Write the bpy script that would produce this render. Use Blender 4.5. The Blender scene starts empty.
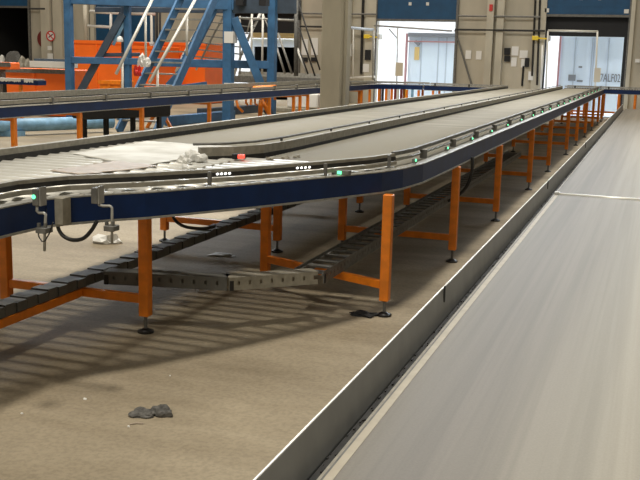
import bpy, math, random
from mathutils import Vector, Matrix
random.seed(7)
scn = bpy.context.scene
COL = scn.collection
R = math.radians

# ------------------------------------------------------------------ camera
H = 1.6; F = 960.0
PITCH, PSI, ROLL = R(10.7546), R(18.9411), R(1.5)
Fw = Vector((-math.sin(PSI)*math.cos(PITCH), math.cos(PSI)*math.cos(PITCH), -math.sin(PITCH)))
Rt = Vector((math.cos(PSI), math.sin(PSI), 0)); Up = Rt.cross(Fw)
CX = Rt*math.cos(ROLL)+Up*math.sin(ROLL); CY = -Rt*math.sin(ROLL)+Up*math.cos(ROLL)
cd = bpy.data.cameras.new('camera'); cam = bpy.data.objects.new('camera', cd); COL.objects.link(cam)
cd.sensor_width = 36; cd.lens = F/640*36; cd.clip_end = 300
cam.matrix_world = Matrix(((CX.x, CY.x, -Fw.x, 0), (CX.y, CY.y, -Fw.y, 0), (CX.z, CY.z, -Fw.z, H), (0, 0, 0, 1)))
scn.camera = cam
def ray(x, y): return CX*((x-320)/F)+CY*((240-y)/F)+Fw
def at(x, y, Y):                    # the point of the vertical plane at distance Y seen at a pixel (measuring aid)
    d = ray(x, y); return Vector((0, 0, H))+d*(Y/d.y)
def fl(x, y, z=0):                  # the point at height z seen at a pixel (measuring aid)
    d = ray(x, y); return Vector((0, 0, H))+d*((z-H)/d.z)

# ------------------------------------------------------------------ materials
def nt(name):
    m = bpy.data.materials.new(name); m.use_nodes = True
    return m, m.node_tree, m.node_tree.nodes['Principled BSDF']
def mat(name, c, rough=.6, metal=0, noise=0, scale=8, c2=None, stretch=(1, 1, 1), bump=0, detail=5, lo=.35, hi=.65, spec=.5, coords='Object'):
    m, t, b = nt(name)
    b.inputs['Roughness'].default_value = rough; b.inputs['Metallic'].default_value = metal
    b.inputs['Specular IOR Level'].default_value = spec
    b.inputs['Base Color'].default_value = (*c, 1)
    if noise or c2 or bump:
        tc = t.nodes.new('ShaderNodeTexCoord'); mp = t.nodes.new('ShaderNodeMapping'); nz = t.nodes.new('ShaderNodeTexNoise')
        mp.inputs['Scale'].default_value = stretch; nz.inputs['Scale'].default_value = scale; nz.inputs['Detail'].default_value = detail
        t.links.new(tc.outputs[coords], mp.inputs['Vector']); t.links.new(mp.outputs[0], nz.inputs['Vector'])
        if c2 is None: c2 = tuple(v*(1-noise) for v in c)
        rp = t.nodes.new('ShaderNodeValToRGB'); rp.color_ramp.elements[0].position = lo; rp.color_ramp.elements[1].position = hi
        rp.color_ramp.elements[0].color = (*c2, 1); rp.color_ramp.elements[1].color = (*c, 1)
        t.links.new(nz.outputs[0], rp.inputs[0]); t.links.new(rp.outputs[0], b.inputs['Base Color'])
        if bump:
            bp = t.nodes.new('ShaderNodeBump'); bp.inputs['Strength'].default_value = bump; bp.inputs['Distance'].default_value = .01
            t.links.new(nz.outputs[0], bp.inputs['Height']); t.links.new(bp.outputs[0], b.inputs['Normal'])
    return m
def emit(name, c, s):
    m, t, b = nt(name); b.inputs['Base Color'].default_value = (*c, 1)
    b.inputs['Emission Color'].default_value = (*c, 1); b.inputs['Emission Strength'].default_value = s
    return m

def floor_mat():
    m, t, b = nt('dusty concrete'); N = t.nodes; L = t.links
    tc = N.new('ShaderNodeTexCoord')
    def noise(sc, st, lo, hi, ca, cb, det=6):
        mp = N.new('ShaderNodeMapping'); mp.inputs['Scale'].default_value = st; n = N.new('ShaderNodeTexNoise')
        n.inputs['Scale'].default_value = sc; n.inputs['Detail'].default_value = det
        L.new(tc.outputs['Object'], mp.inputs[0]); L.new(mp.outputs[0], n.inputs['Vector'])
        r = N.new('ShaderNodeValToRGB'); r.color_ramp.elements[0].position = lo; r.color_ramp.elements[1].position = hi
        r.color_ramp.elements[0].color = (*ca, 1); r.color_ramp.elements[1].color = (*cb, 1)
        L.new(n.outputs[0], r.inputs[0]); return r.outputs[0], n.outputs[0]
    def mul(a, bb, f=1):
        x = N.new('ShaderNodeMix'); x.data_type = 'RGBA'; x.blend_type = 'MULTIPLY'; x.inputs[0].default_value = f
        L.new(a, x.inputs[6]); L.new(bb, x.inputs[7]); return x.outputs[2]
    base, _ = noise(.9, (1, 1, 1), .3, .7, (.240, .200, .140), (.335, .283, .200))
    drag, _ = noise(1.6, (.5, 1.9, 1), .36, .60, (.78, .76, .73), (1.05, 1.05, 1.05))
    grit, g = noise(55, (1, 1, 1), .35, .6, (.86, .86, .86), (1.04, 1.04, 1.04), 3)
    L.new(mul(mul(base, drag), grit), b.inputs['Base Color'])
    b.inputs['Roughness'].default_value = .75; b.inputs['Specular IOR Level'].default_value = .25
    bp = N.new('ShaderNodeBump'); bp.inputs['Strength'].default_value = .15; bp.inputs['Distance'].default_value = .01
    L.new(g, bp.inputs['Height']); L.new(bp.outputs[0], b.inputs['Normal'])
    return m
def belt_mat():
    m, t, b = nt('worn grey belt'); N = t.nodes; L = t.links
    tc = N.new('ShaderNodeTexCoord'); out = None
    for sc, st, lo, hi, ca, cb in ((5, (1, .02, 1), .35, .65, (.218, .196, .156), (.275, .249, .198)),
                                   (28, (1, .012, 1), .38, .6, (.91, .91, .90), (1.04, 1.04, 1.04)),
                                   (120, (1, 1, 1), .3, .7, (.93, .93, .93), (1.03, 1.03, 1.03))):
        mp = N.new('ShaderNodeMapping'); mp.inputs['Scale'].default_value = st; n = N.new('ShaderNodeTexNoise')
        n.inputs['Scale'].default_value = sc; n.inputs['Detail'].default_value = 4
        L.new(tc.outputs['Object'], mp.inputs[0]); L.new(mp.outputs[0], n.inputs['Vector'])
        r = N.new('ShaderNodeValToRGB'); r.color_ramp.elements[0].position = lo; r.color_ramp.elements[1].position = hi
        r.color_ramp.elements[0].color = (*ca, 1); r.color_ramp.elements[1].color = (*cb, 1); L.new(n.outputs[0], r.inputs[0])
        if out is None: out = r.outputs[0]
        else:
            x = N.new('ShaderNodeMix'); x.data_type = 'RGBA'; x.blend_type = 'MULTIPLY'; x.inputs[0].default_value = 1
            L.new(out, x.inputs[6]); L.new(r.outputs[0], x.inputs[7]); out = x.outputs[2]
    # tone ramp across the width: darker at the left, lightest near the right
    sp = N.new('ShaderNodeSeparateXYZ'); L.new(tc.outputs['Object'], sp.inputs[0])
    mr = N.new('ShaderNodeValToRGB'); mv = N.new('ShaderNodeMath'); mv.operation = 'ADD'; mv.inputs[1].default_value = .5
    L.new(sp.outputs[0], mv.inputs[0]); L.new(mv.outputs[0], mr.inputs[0])
    e = mr.color_ramp.elements; e[0].position = 0; e[0].color = (.72, .72, .74, 1); e[1].position = 1; e[1].color = (1, 1, 1, 1)
    for p, c in ((.25, (.74, .73, .75)), (.50, (.88, .87, .86)), (.70, (1.02, 1.02, .99)), (.86, (1.16, 1.15, 1.10))):
        q = e.new(p); q.color = (*c, 1)
    x = N.new('ShaderNodeMix'); x.data_type = 'RGBA'; x.blend_type = 'MULTIPLY'; x.inputs[0].default_value = 1
    L.new(out, x.inputs[6]); L.new(mr.outputs[0], x.inputs[7]); L.new(x.outputs[2], b.inputs['Base Color'])
    b.inputs['Roughness'].default_value = .6; b.inputs['Specular IOR Level'].default_value = .25
    return m
M = dict(
    floor=floor_mat(), belt=belt_mat(),
    navy=mat('navy painted steel', (.001, .020, .095), .5, noise=.3, scale=6, spec=.3),
    galv=mat('galvanised steel', (.36, .35, .315), .5, .25, noise=.3, scale=20),
    galvd=mat('dusty dark steel', (.17, .165, .15), .6, .2, noise=.35, scale=18),
    guide=mat('dusty guide steel', (.33, .305, .245), .6, .1, noise=.25, scale=25),
    dark=mat('dark grime', (.030, .028, .025), .8, noise=.4, scale=20),
    roller=mat('clean bright roller', (.72, .70, .63), .38, .25, noise=.1, scale=8),
    dust=mat('dust covered roller', (.315, .295, .24), .7, .0, c2=(.24, .224, .18), scale=2.2, stretch=(.35, 2.2, 1), coords='Object', spec=.2),
    orange=mat('orange painted steel', (.90, .24, .008), .45, noise=.25, scale=12),
    orangep=mat('orange sheet metal', (1.0, .17, .010), .5, noise=.12, scale=1.5),
    mezz=mat('blue painted steel', (.045, .150, .31), .5, noise=.3, scale=5),
    mezzd=mat('grey blue steel', (.05, .075, .11), .55, noise=.3, scale=5),
    lblue=mat('pale blue painted tube', (.26, .50, .74), .5, noise=.35, scale=6),
    shutter=mat('petrol blue shutter', (.001, .066, .165), .6, noise=.2, scale=3),
    wall=mat('stained precast concrete wall', (.58, .53, .42), .85, c2=(.36, .33, .265), scale=1.1, stretch=(1, 1, .35), lo=.3, hi=.7, bump=.1),
    post=mat('cream concrete pillar', (.58, .54, .435), .8, c2=(.47, .435, .35), scale=2.5, stretch=(1, 1, .4), bump=.1),
    rubber=mat('black rubber', (.010, .010, .010), .45),
    black=mat('black sheeting', (.008, .008, .009), .7, noise=.3, scale=4),
    rag=mat('charcoal cloth', (.12, .115, .105), .85, noise=.5, scale=40, bump=.6),
    film=mat('white plastic film', (.66, .65, .60), .75, spec=.2, c2=(.44, .42, .36), scale=3, lo=.3, hi=.6, bump=.2),
    kraft=mat('brown stained film', (.44, .36, .28), .6, c2=(.34, .28, .22), scale=12),
    white=mat('white plastic', (.70, .69, .65), .5),
    tube=mat('pale steel tube', (.62, .60, .54), .4, .1),
    paper=mat('white paper', (.80, .79, .76), .8),
    steel=mat('brushed guard steel', (.255, .255, .24), .5, .1, noise=.15, scale=7),
    pink=mat('faded pink paint', (.40, .22, .24), .6),
    faint=mat('pale seam', (.42, .50, .62), .6),
    plate=mat('dark trough plate', (.13, .13, .12), .6, .1, noise=.25, scale=9),
    edge=mat('bright cut edge', (.88, .86, .78), .4),
    tan=mat('worn tan belt edge', (.42, .37, .28), .6, noise=.15, scale=12),
    red=mat('red paint', (.60, .02, .015), .5),
    dred=mat('dark red paint', (.16, .012, .010), .5),
    yellow=mat('yellow paint', (.85, .62, .03), .5),
    trailer=mat('pale blue trailer skin', (.60, .72, .88), .45, noise=.05, scale=1),
    seam=mat('grey seam', (.18, .20, .24), .5),
    pave=mat('pale outdoor paving', (.75, .76, .78), .8, noise=.1, scale=1),
    bright=mat('white rendered building', (.92, .93, .95), .8),  # for the added sky backdrop beyond the yard
    beige=mat('beige card', (.60, .54, .42), .8),
    cream=mat('cream panel', (.62, .46, .20), .7),
    teal=mat('teal panel', (.10, .45, .42), .6),
    green=emit('green indicator light', (.15, 1.0, .45), 1.6),
    wlamp=emit('small white indicator light', (1, 1, .95), 1.5),
    rlamp=emit('red indicator light', (1.0, .10, .06), .9),
)

# ------------------------------------------------------------------ mesh builder
class MB:
    def __init__(s): s.v = []; s.f = []
    def add(s, vs, fs):
        n = len(s.v); s.v += [Vector(v) for v in vs]; s.f += [tuple(i+n for i in f) for f in fs]; return s
    def box(s, a, b):
        x0, y0, z0 = (min(a[i], b[i]) for i in range(3)); x1, y1, z1 = (max(a[i], b[i]) for i in range(3))
        return s.add([(x0, y0, z0), (x1, y0, z0), (x1, y1, z0), (x0, y1, z0), (x0, y0, z1), (x1, y0, z1), (x1, y1, z1), (x0, y1, z1)],
                     [(0, 3, 2, 1), (4, 5, 6, 7), (0, 1, 5, 4), (1, 2, 6, 5), (2, 3, 7, 6), (3, 0, 4, 7)])
    def bar(s, p, q, w, h, up=(0, 0, 1)):          # rectangular bar from p to q
        p = Vector(p); q = Vector(q); d = (q-p).normalized(); u = Vector(up)
        if abs(d.dot(u)) > .98: u = Vector((0, 1, 0))
        r = d.cross(u).normalized()*w/2; t = r.cross(d).normalized()*h/2
        vs = [p-r-t, p+r-t, p+r+t, p-r+t, q-r-t, q+r-t, q+r+t, q-r+t]
        return s.add(vs, [(0, 3, 2, 1), (4, 5, 6, 7), (0, 1, 5, 4), (1, 2, 6, 5), (2, 3, 7, 6), (3, 0, 4, 7)][::1])
    def tube(s, pts, r, n=10, caps=True):
        pts = [Vector(p) for p in pts]; rings = []
        prev = None
        for i, p in enumerate(pts):
            d = ((pts[i+1]-p) if i == 0 else (p-pts[i-1]) if i == len(pts)-1 else (pts[i+1]-pts[i-1])).normalized()
            if prev is None:
                u = Vector((0, 0, 1)) if abs(d.z) < .9 else Vector((1, 0, 0)); a = d.cross(u).normalized()
            else: a = (prev-d*prev.dot(d)).normalized()
            prev = a; b = d.cross(a)
            rings.append([p+a*r*math.cos(2*math.pi*k/n)+b*r*math.sin(2*math.pi*k/n) for k in range(n)])
        fs = []
        for i in range(len(rings)-1):
            for k in range(n): k2 = (k+1) % n; fs.append((i*n+k, i*n+k2, (i+1)*n+k2, (i+1)*n+k))
        if caps: fs += [tuple(range(n))[::-1], tuple(range((len(rings)-1)*n, len(rings)*n))]
        return s.add([v for g in rings for v in g], fs)
    def disc(s, c, r, h, n=16, r2=None):           # upright cylinder / frustum
        r2 = r if r2 is None else r2; x, y, z = c
        vs = [(x+r*math.cos(2*math.pi*k/n), y+r*math.sin(2*math.pi*k/n), z) for k in range(n)]
        vs += [(x+r2*math.cos(2*math.pi*k/n), y+r2*math.sin(2*math.pi*k/n), z+h) for k in range(n)]
        return s.add(vs, [(k, (k+1) % n, n+(k+1) % n, n+k) for k in range(n)]+[tuple(range(n))[::-1], tuple(range(n, 2*n))])
    def sweep(s, poly, prof):                      # closed profile [(offset to the left, z)] along a plan polyline
        P = [Vector((p[0], p[1])) for p in poly]; m = len(prof); vs = []
        for i, p in enumerate(P):
            d0 = (P[i]-P[i-1]).normalized() if i else (P[1]-P[0]).normalized()
            d1 = (P[i+1]-P[i]).normalized() if i < len(P)-1 else d0
            d = (d0+d1).normalized(); nrm = Vector((-d.y, d.x)); k = 1/max(.4, nrm.dot(Vector((-d0.y, d0.x))))
            for o, z in prof: vs.append((p.x+nrm.x*o*k, p.y+nrm.y*o*k, z))
        fs = []
        for i in range(len(P)-1):
            for j in range(m): j2 = (j+1) % m; fs.append((i*m+j, i*m+j2, (i+1)*m+j2, (i+1)*m+j))
        fs += [tuple(range(m))[::-1], tuple(range((len(P)-1)*m, len(P)*m))]
        return s.add(vs, fs)
    def build(s, name, m, parent=None, bevel=0, smooth=False):
        # vertices are given in the frame of the top-level root; the object sits at its own centre
        lo = Vector([min(v[i] for v in s.v) for i in range(3)]); hi = Vector([max(v[i] for v in s.v) for i in range(3)])
        c = (lo+hi)/2; c.z = lo.z
        me = bpy.data.meshes.new(name); me.from_pydata([v-c for v in s.v], [], s.f); me.materials.append(m)
        import bmesh
        bm = bmesh.new(); bm.from_mesh(me); bmesh.ops.recalc_face_normals(bm, faces=bm.faces)
        if smooth:
            for f in bm.faces: f.smooth = len(f.verts) < 8
        bm.to_mesh(me); bm.free()
        o = bpy.data.objects.new(name, me); COL.objects.link(o)
        if parent is not None:
            o.parent = parent; off = Vector((0, 0, 0)); q = parent
            while q.parent is not None: off += q.location; q = q.parent
            o.location = c-off
        else: o.location = c
        if bevel:
            b = o.modifiers.new('bevel', 'BEVEL'); b.width = bevel; b.segments = 1; b.limit_method = 'ANGLE'
        return o
def rect(o0, o1, z0, z1): return [(o0, z0), (o1, z0), (o1, z1), (o0, z1)]
def tag(o, label, cat, group=None):
    o['label'] = label; o['category'] = cat
    if group: o['group'] = group
    return o
def thing(name, loc, label, cat, rz=0, group=None):
    o = bpy.data.objects.new(name, None); COL.objects.link(o); o.location = loc; o.rotation_euler.z = rz; o.empty_display_size = .1
    return tag(o, label, cat, group)
def struct(name, mb, m, **k): o = mb.build(name, m, **k); o['kind'] = 'structure'; return o
def cp(o, loc, parent):                             # copy of a part and its sub-parts, shifted
    c = o.copy(); COL.objects.link(c); c.parent = parent; c.location = loc
    for ch in [x for x in COL.objects if x.parent == o]:
        g = ch.copy(); COL.objects.link(g); g.parent = c; g.location = ch.location
    return c

# ------------------------------------------------------------------ conveyor pieces (root frame = world, root rotation 0 unless said)
def loc(root, pts): return [(p[0]-root.location.x, p[1]-root.location.y) for p in pts]
LEGS = {}
def make_leg(root, x, y, top=.79, w=.06, foot=True, z0=.10, fine=True):
    key = (top, w, z0, fine)
    if key in LEGS:
        src = LEGS[key]; return cp(src, (x, y, src.location.z), root)
    a = MB().box((x-w/2, y-w/2, z0), (x+w/2, y+w/2, top)); l = a.build('leg', M['orange'], root, bevel=.004)
    if foot:
        r = MB().tube([(x, y, .012), (x, y, z0+.02)], .010, 8); r.build('threaded_rod', M['galvd'], l)
        d = MB().disc((x, y, 0), .048, .012, 16).disc((x, y, .012), .040, .014, 16, .016); d.build('foot', M['rubber'], l)
    LEGS[key] = l; return l
def crossbar(root, p, q, z=.20, w=.04, h=.05): return MB().bar((*p, z), (*q, z), w, h).build('crossbar', M['orange'], root, bevel=.003)
def rail(root, poly, z0=.79, z1=.91, inward=1):
    pl = loc(root, poly); s = inward
    r = MB().sweep(pl, [(0, z0), (s*.05, z0), (s*.05, z0+.006), (s*.006, z0+.006), (s*.006, z1-.006), (s*.05, z1-.006), (s*.05, z1), (0, z1)]).build('side_rail', M['navy'], root)
    MB().sweep(pl, rect(-.003*s, s*.055, z1, z1+.006)).build('top_flange', M['galv'], r)
    MB().sweep(pl, rect(-.004*s, s*.05, z0-.012, z0-.001)).build('bottom_flange', M['galv'], r)
    return r
def guard(root, poly, zb=.955, zt=1.0, th=.03, m='guide', ws=.010):
    pl = loc(root, poly)
    g = MB().sweep(pl, [(-th/2, zb), (th/2, zb), (th/2, zt), (-th/2, zt)]).build('guide_rail', M[m], root)
    MB().sweep(pl, rect(-th/2-.004, -th/2, zb-ws, zb+.006)).sweep(pl, rect(th/2, th/2+.004, zb-ws, zb+.006)).build('wear_strip', M['dark'], g)
    return g
ROL = {}
def rollers(root, xs, ys, z, r, m, cap=100, n=10):
    """xs(y) -> (x0, x1). The first `cap` are parts of their own, the rest one stuff part."""
    rest = MB(); k = 0
    for y in ys:
        x0, x1 = xs(y); x0 -= root.location.x; x1 -= root.location.x; yl = y-root.location.y
        if x1-x0 < .05: continue
        if k < cap:
            key = (round(x1-x0, 3), r, m)
            if key in ROL:
                cp(ROL[key], ((x0+x1)/2, yl, z-r), root)
            else:
                ROL[key] = MB().tube([(x0, yl, z), (x1, yl, z)], r, 12).build('roller', M[m], root, smooth=True)
        else: rest.tube([(x0, yl, z), (x1, yl, z)], r, n)
        k += 1
    if rest.v: rest.build('roller', M[m], root, smooth=True)['kind'] = 'stuff'
def frange(a, b, s):
    o = []
    while a < b: o.append(a); a += s
    return o
def arc(c, r, a0, a1, n=10): return [(c[0]+r*math.cos(R(a0+(a1-a0)*i/n)), c[1]+r*math.sin(R(a0+(a1-a0)*i/n))) for i in range(n+1)]

# ================================================================== the setting
WY = 34.0
doors = [(-27.4, -24.45), (-21.5, -18.65), (-15.6, -12.7), (-9.7, -6.85), (-3.8, -1.1)]
struct('floor', MB().box((-42, -11, -.3), (9, WY, 0)), M['floor'])
struct('trim_1', MB().box((-42, WY, -1.6), (9, WY+.12, -.02)), M['post'])
OH = 4.2
wb = MB(); x = -42
for a, b in doors: wb.box((x, WY, 0), (a, WY+.25, 8)); wb.box((a, WY, OH), (b, WY+.25, 8)); x = b
wb.box((x, WY, 0), (9, WY+.25, 8)); struct('wall_back', wb, M['wall'])
struct('wall_right', MB().box((9, -11, 0), (9.25, WY+.25, 8)), M['wall']); struct('wall_front', MB().box((-42, -11.25, 0), (9, -11, 8)), M['wall']); struct('wall_left', MB().box((-42.25, -11, 0), (-42, WY+.25, 8)), M['wall'])
struct('ground', MB().box((-60, WY+.12, -1.7), (20, 75, -1.5)), M['pave'])

# pilasters on the back wall
def pil(x0, x1, m='post', d=.25): return MB().box((x0, WY-d, 0), (x1, WY, 8))
for i, (px0, px1, d) in enumerate(((487, 493.8, .32), (496.5, 503.5, .22), (45.5, 54.5, .3), (56, 65, .2), (341, 352, .4), (93, 97, .2), (534, 545, .12), (629, 633, .12), (366, 376, .12))):
    a = at(px0, 40, WY).x; b = at(px1, 40, WY).x
    struct('trim_%d' % (i+2), pil(a, b, d=d), M['post'])
# horizontal pipes along the wall
pr = MB()
struct('trim_15', MB().tube([(at(455, 29.5, WY-.3).x, WY-.3, at(455, 29.5, WY-.3).z), (at(545, 29.5, WY-.3).x, WY-.3, at(455, 29.5, WY-.3).z)], .035), M['dark'])
struct('trim_11', MB().tube([(at(458, 16.5, WY-.28).x, WY-.28, at(470, 16.5, WY).z), (at(540, 16.5, WY-.28).x, WY-.28, at(470, 16.5, WY).z)], .03), M['galvd'])
struct('trim_12', MB().tube([(at(300, 14, WY-.28).x, WY-.28, at(320, 14, WY).z), (at(376, 14, WY-.28).x, WY-.28, at(320, 14, WY).z)], .03), M['galvd'])
struct('trim_13', MB().tube([(at(300, 27, WY-.28).x, WY-.28, at(320, 27, WY).z), (at(345, 27, WY-.28).x, WY-.28, at(320, 27, WY).z)], .035), M['dark'])
struct('trim_14', MB().tube([(at(29, 9, WY-.3).x, WY-.3, at(29, 9, WY).z), (at(45, 9, WY-.3).x, WY-.3, at(29, 9, WY).z)], .035), M['dark'])

# roller shutters: slatted curtains with a bottom bar
def shutter(n, x0, x1, zb, curtain_bar='galvd'):
    d = MB(); z = zb+.08
    while z < OH:
        d.box((x0, WY-.06, z), (x1, WY-.02, min(z+.235, OH))); d.box((x0, WY-.055, z+.235), (x1, WY-.025, min(z+.25, OH))); z += .25
    o = struct('door_%d' % n, d, M['shutter'])
    b = MB().box((x0, WY-.08, zb), (x1, WY, zb+.08)).build('bottom_bar', M[curtain_bar]); b.parent = o; b.location = b.location-o.location
    g = MB().box((x0-.08, WY-.10, 0), (x0, WY, OH)).build('guide_channel', M['galvd']); g.parent = o; g.location = g.location-o.location
    g = MB().box((x1, WY-.10, 0), (x1+.08, WY, OH)).build('guide_channel', M['galvd']); g.parent = o; g.location = g.location-o.location
    return o
zs = [at(20, 8, WY).z, at(120, 45, WY).z*0+.05, at(280, 13, WY).z, at(415, 21.5, WY).z, at(586, 17, WY).z]
for i, ((a, b), z) in enumerate(zip(doors, zs)): 
    o = shutter(i+1, a, b, z)
    if i in (0, 3, 4):
        for fx in (.4, .62) if i != 0 else (.8,):
            l = MB().box((a+(b-a)*fx, WY-.09, z+.55), (a+(b-a)*fx+.10, WY-.06, z+.66)).build('door_handle', M['white']); l.parent = o; l.location = l.location-o.location

# ================================================================== outside the doors
tag(MB().box((-34, 62, -1.5), (14, 66, 12)).build('backdrop', M['bright']), 'white building standing in for bright sky across the yard behind the dock doors', 'backdrop')  # added white surface standing in for the bright sky seen past the trailers
def trailer(name, px0, px1, ptop, Y, label, seams, mm='trailer', dock=True, zb=-.25, length=9):
    a = at(px0, 60, Y).x; b = at(px1, 60, Y).x; zt = at((px0+px1)/2, ptop, Y).z
    t = thing(name, ((a+b)/2, Y+length/2, -1.5), label, 'trailer')
    o = Vector(t.location)
    def L(x, y, z): return (x-o.x, y-o.y, z-o.z)
    MB().box(L(a, Y, zb), L(b, Y+length, zt)).build('body', M[mm], t, bevel=.03)
    for s in seams:
        x = at(s, 60, Y).x; MB().box(L(x-.02, Y-.02, zb+.05), L(x+.02, Y, zt-.05)).build('door_seam', M['faint'], t)
    for yy in (Y+1.2, Y+2.5, Y+length-1.5):
        MB().tube([L(a+.05, yy, -1.0), L(b-.05, yy, -1.0)], .5, 20).build('axle_wheels', M['rubber'], t)
    MB().box(L(a+.3, Y+.3, zb-.35), L(b-.3, Y+length-.3, zb)).build('chassis', M['dark'], t)
    return t, L, a, b, zt
t5, L, a, b, zt = trailer('truck_trailer', 560, 624, 36, 36.2, 'pale blue-white trailer with black lettering outside the right-hand open dock door', (574.5, 591.5, 593.5, 608))
p0 = at(558, 60, 36.15); p1 = at(560, 60, 36.15)
MB().box(L(p0.x, 36.12, -.2), L(p1.x, 36.2, zt+.05)).build('corner_post', M['pink'], t5)
hx = at(571, 78, 36.1); MB().box(L(hx.x-.1, 36.12, hx.z-.1), L(hx.x+.15, 36.2, hx.z+.12)).build('grille', M['seam'], t5)
hx = at(579, 81, 36.1); MB().box(L(hx.x-.08, 36.12, hx.z-.03), L(hx.x+.12, 36.2, hx.z+.03)).build('latch', M['seam'], t5)
hx = at(580, 67, 36.1); MB().box(L(hx.x-.05, 36.12, hx.z-.03), L(hx.x+.07, 36.2, hx.z+.03)).build('latch', M['seam'], t5)
def lettering(txt, px0, px1, pyb, hpx, Y, m, parent, L, name='lettering'):
    cu = bpy.data.curves.new(name, 'FONT'); cu.body = txt; cu.size = 1; cu.extrude = .01
    o = bpy.data.objects.new(name, cu); COL.objects.link(o); bpy.context.view_layer.update()
    dg = bpy.context.evaluated_depsgraph_get(); me = bpy.data.meshes.new_from_object(o.evaluated_get(dg)); bpy.data.objects.remove(o)
    x0 = min(v.co.x for v in me.vertices); x1 = max(v.co.x for v in me.vertices); h = max(v.co.y for v in me.vertices)
    A = at(px0, pyb, Y); B = at(px1, pyb, Y); T = at(px0, pyb-hpx, Y); sx = (B.x-A.x)/(x1-x0); sz = (T.z-A.z)/h
    for v in me.vertices: x, y, z = v.co; v.co = ((x-x0)*sx, -z*1.0, y*sz)
    me.materials.clear(); me.materials.append(m); ob = bpy.data.objects.new(name, me); COL.objects.link(ob); ob.parent = parent
    ob.location = L(A.x, Y, A.z); return ob
lettering('7ALF02', 600, 620, 81.5, 8, 36.17, M['seam'], t5, L)
t4, L, a, b, zt = trailer('truck_trailer', 408, 470, 34, 37.0, 'pale blue trailer with a red-edged rear frame outside the middle open dock door', (421, 438, 446))
p0 = at(406.5, 40, 36.95)
MB().box(L(p0.x-.02, 36.88, -.2), L(p0.x+.05, 37.0, zt)).build('corner_post', M['pink'], t4)
MB().box(L(a, 36.85, zt-.12), L(b, 37.0, zt+.03)).build('top_frame', M['seam'], t4)
MB().box(L(a, 36.88, zt-.32), L(b, 37.0, zt-.27)).build('marker_strip', M['pink'], t4)
p0 = at(415, 41, 36.9); p1 = at(419, 45, 36.9)
MB().bar(L(p0.x, 36.93, p0.z), L(p1.x, 36.93, p1.z), .06, .12).build('latch', M['seam'], t4)
p0 = at(414.5, 47, 36.9); p1 = at(418.5, 60, 36.9); MB().box(L(p0.x, 36.93, p1.z), L(p1.x, 37.0, p0.z)).build('label_plate', M['cream'], t4)
# trailer with open rear, behind the mezzanine
Y = 35.2; c = thing('truck_trailer', (at(275, 60, Y).x, Y+4, -1.5), 'open dark trailer with a light blue rear frame at the dock behind the stairs', 'trailer'); o = Vector(c.location)
def L(x, y, z): return (x-o.x, y-o.y, z-o.z)
xa, xb = at(251, 60, Y).x, at(300, 60, Y).x; zt = at(275, 39, Y).z
MB().box(L(xa, Y, zt-.30), L(xb, Y+.1, zt)).build('top_frame', M['trailer'], c)
MB().box(L(xa, Y, -.2), L(xa+.12, Y+.1, zt-.3)).build('corner_post', M['trailer'], c)
MB().box(L(xb-.12, Y, -.2), L(xb, Y+.1, zt-.3)).build('corner_post', M['trailer'], c)
MB().box(L(xa, Y+.1, -.3), L(xb, Y+8, -.2)).box(L(xa, Y+.1, zt-.05), L(xb, Y+8, zt)).box(L(xa, Y+.1, -.2), L(xa+.05, Y+8, zt)).box(L(xb-.05, Y+.1, -.2), L(xb, Y+8, zt)).box(L(xa, Y+7.9, -.2), L(xb, Y+8, zt)).build('body', M['black'], c)
yy = at(275, 35, 35); MB().box(L(xa, 35.0, yy.z-.12), L(xb, 35.15, yy.z+.08)).build('marker_strip', M['cream'], c)
# dark inside of the door at far left
Y = 35.0; xa, xb = -27.6, -24.3
c = thing('truck_trailer', (-25.95, Y+4, -1.5), 'dark empty trailer backed up to the dock door at far left', 'trailer'); o = Vector(c.location)
MB().box(L(xa, Y-.6, -.3), L(xb, Y+8, 0)).box(L(xa, Y-.6, 3.9), L(xb, Y+8, 4.0)).box(L(xa, Y-.6, 0), L(xa+.05, Y+8, 4)).box(L(xb-.05, Y-.6, 0), L(xb, Y+8, 4)).box(L(xa, Y+7.9, 0), L(xb, Y+8, 4)).build('body', M['dark'], c)
def lump(name, c, s, m, label, cat, seed=0, group=None, sub=3, amp=.35):
    import bmesh
    rnd = random.Random(seed); bm = bmesh.new(); bmesh.ops.create_icosphere(bm, subdivisions=sub, radius=1)
    ph = [rnd.uniform(0, 6.28) for _ in range(9)]
    for v in bm.verts:
        x, y, z = v.co
        k = 1+amp*(math.sin(3*x+ph[0])*math.sin(4*y+ph[1])+.6*math.sin(7*y+ph[2]+3*z)*math.cos(6*x+ph[3])+.35*math.sin(13*x+ph[4])*math.sin(11*y+ph[5]))
        v.co = Vector((x*s[0]*k, y*s[1]*k, max(0, (z+.35)*s[2]*k)))
    bmesh.ops.recalc_face_normals(bm, faces=bm.faces)
    me = bpy.data.meshes.new(name); bm.to_mesh(me); bm.free(); me.materials.append(m)
    ob = bpy.data.objects.new(name, me); COL.objects.link(ob); ob.location = c
    return tag(ob, label, cat, group)
for i, (px, py, sx, sz, m, lb) in enumerate(((2, 57, .30, .55, 'film', 'crumpled pale plastic heap in the far left dock door, leftmost of three'),
                                        (13, 54, .34, .75, 'rag', 'tall grey plastic-wrapped heap in the far left dock doorway'),
                                        (24, 57, .26, .55, 'guide', 'low grey-brown wrapped heap beside the right jamb of the far left dock door'))):
    p = at(px, py, 33.2); lump('wrapped_bundle', (p.x, 33.2, 0), (sx, .45, .95 if i != 1 else 1.15), M[m], lb, 'bundle', i, amp=.10)

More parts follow.
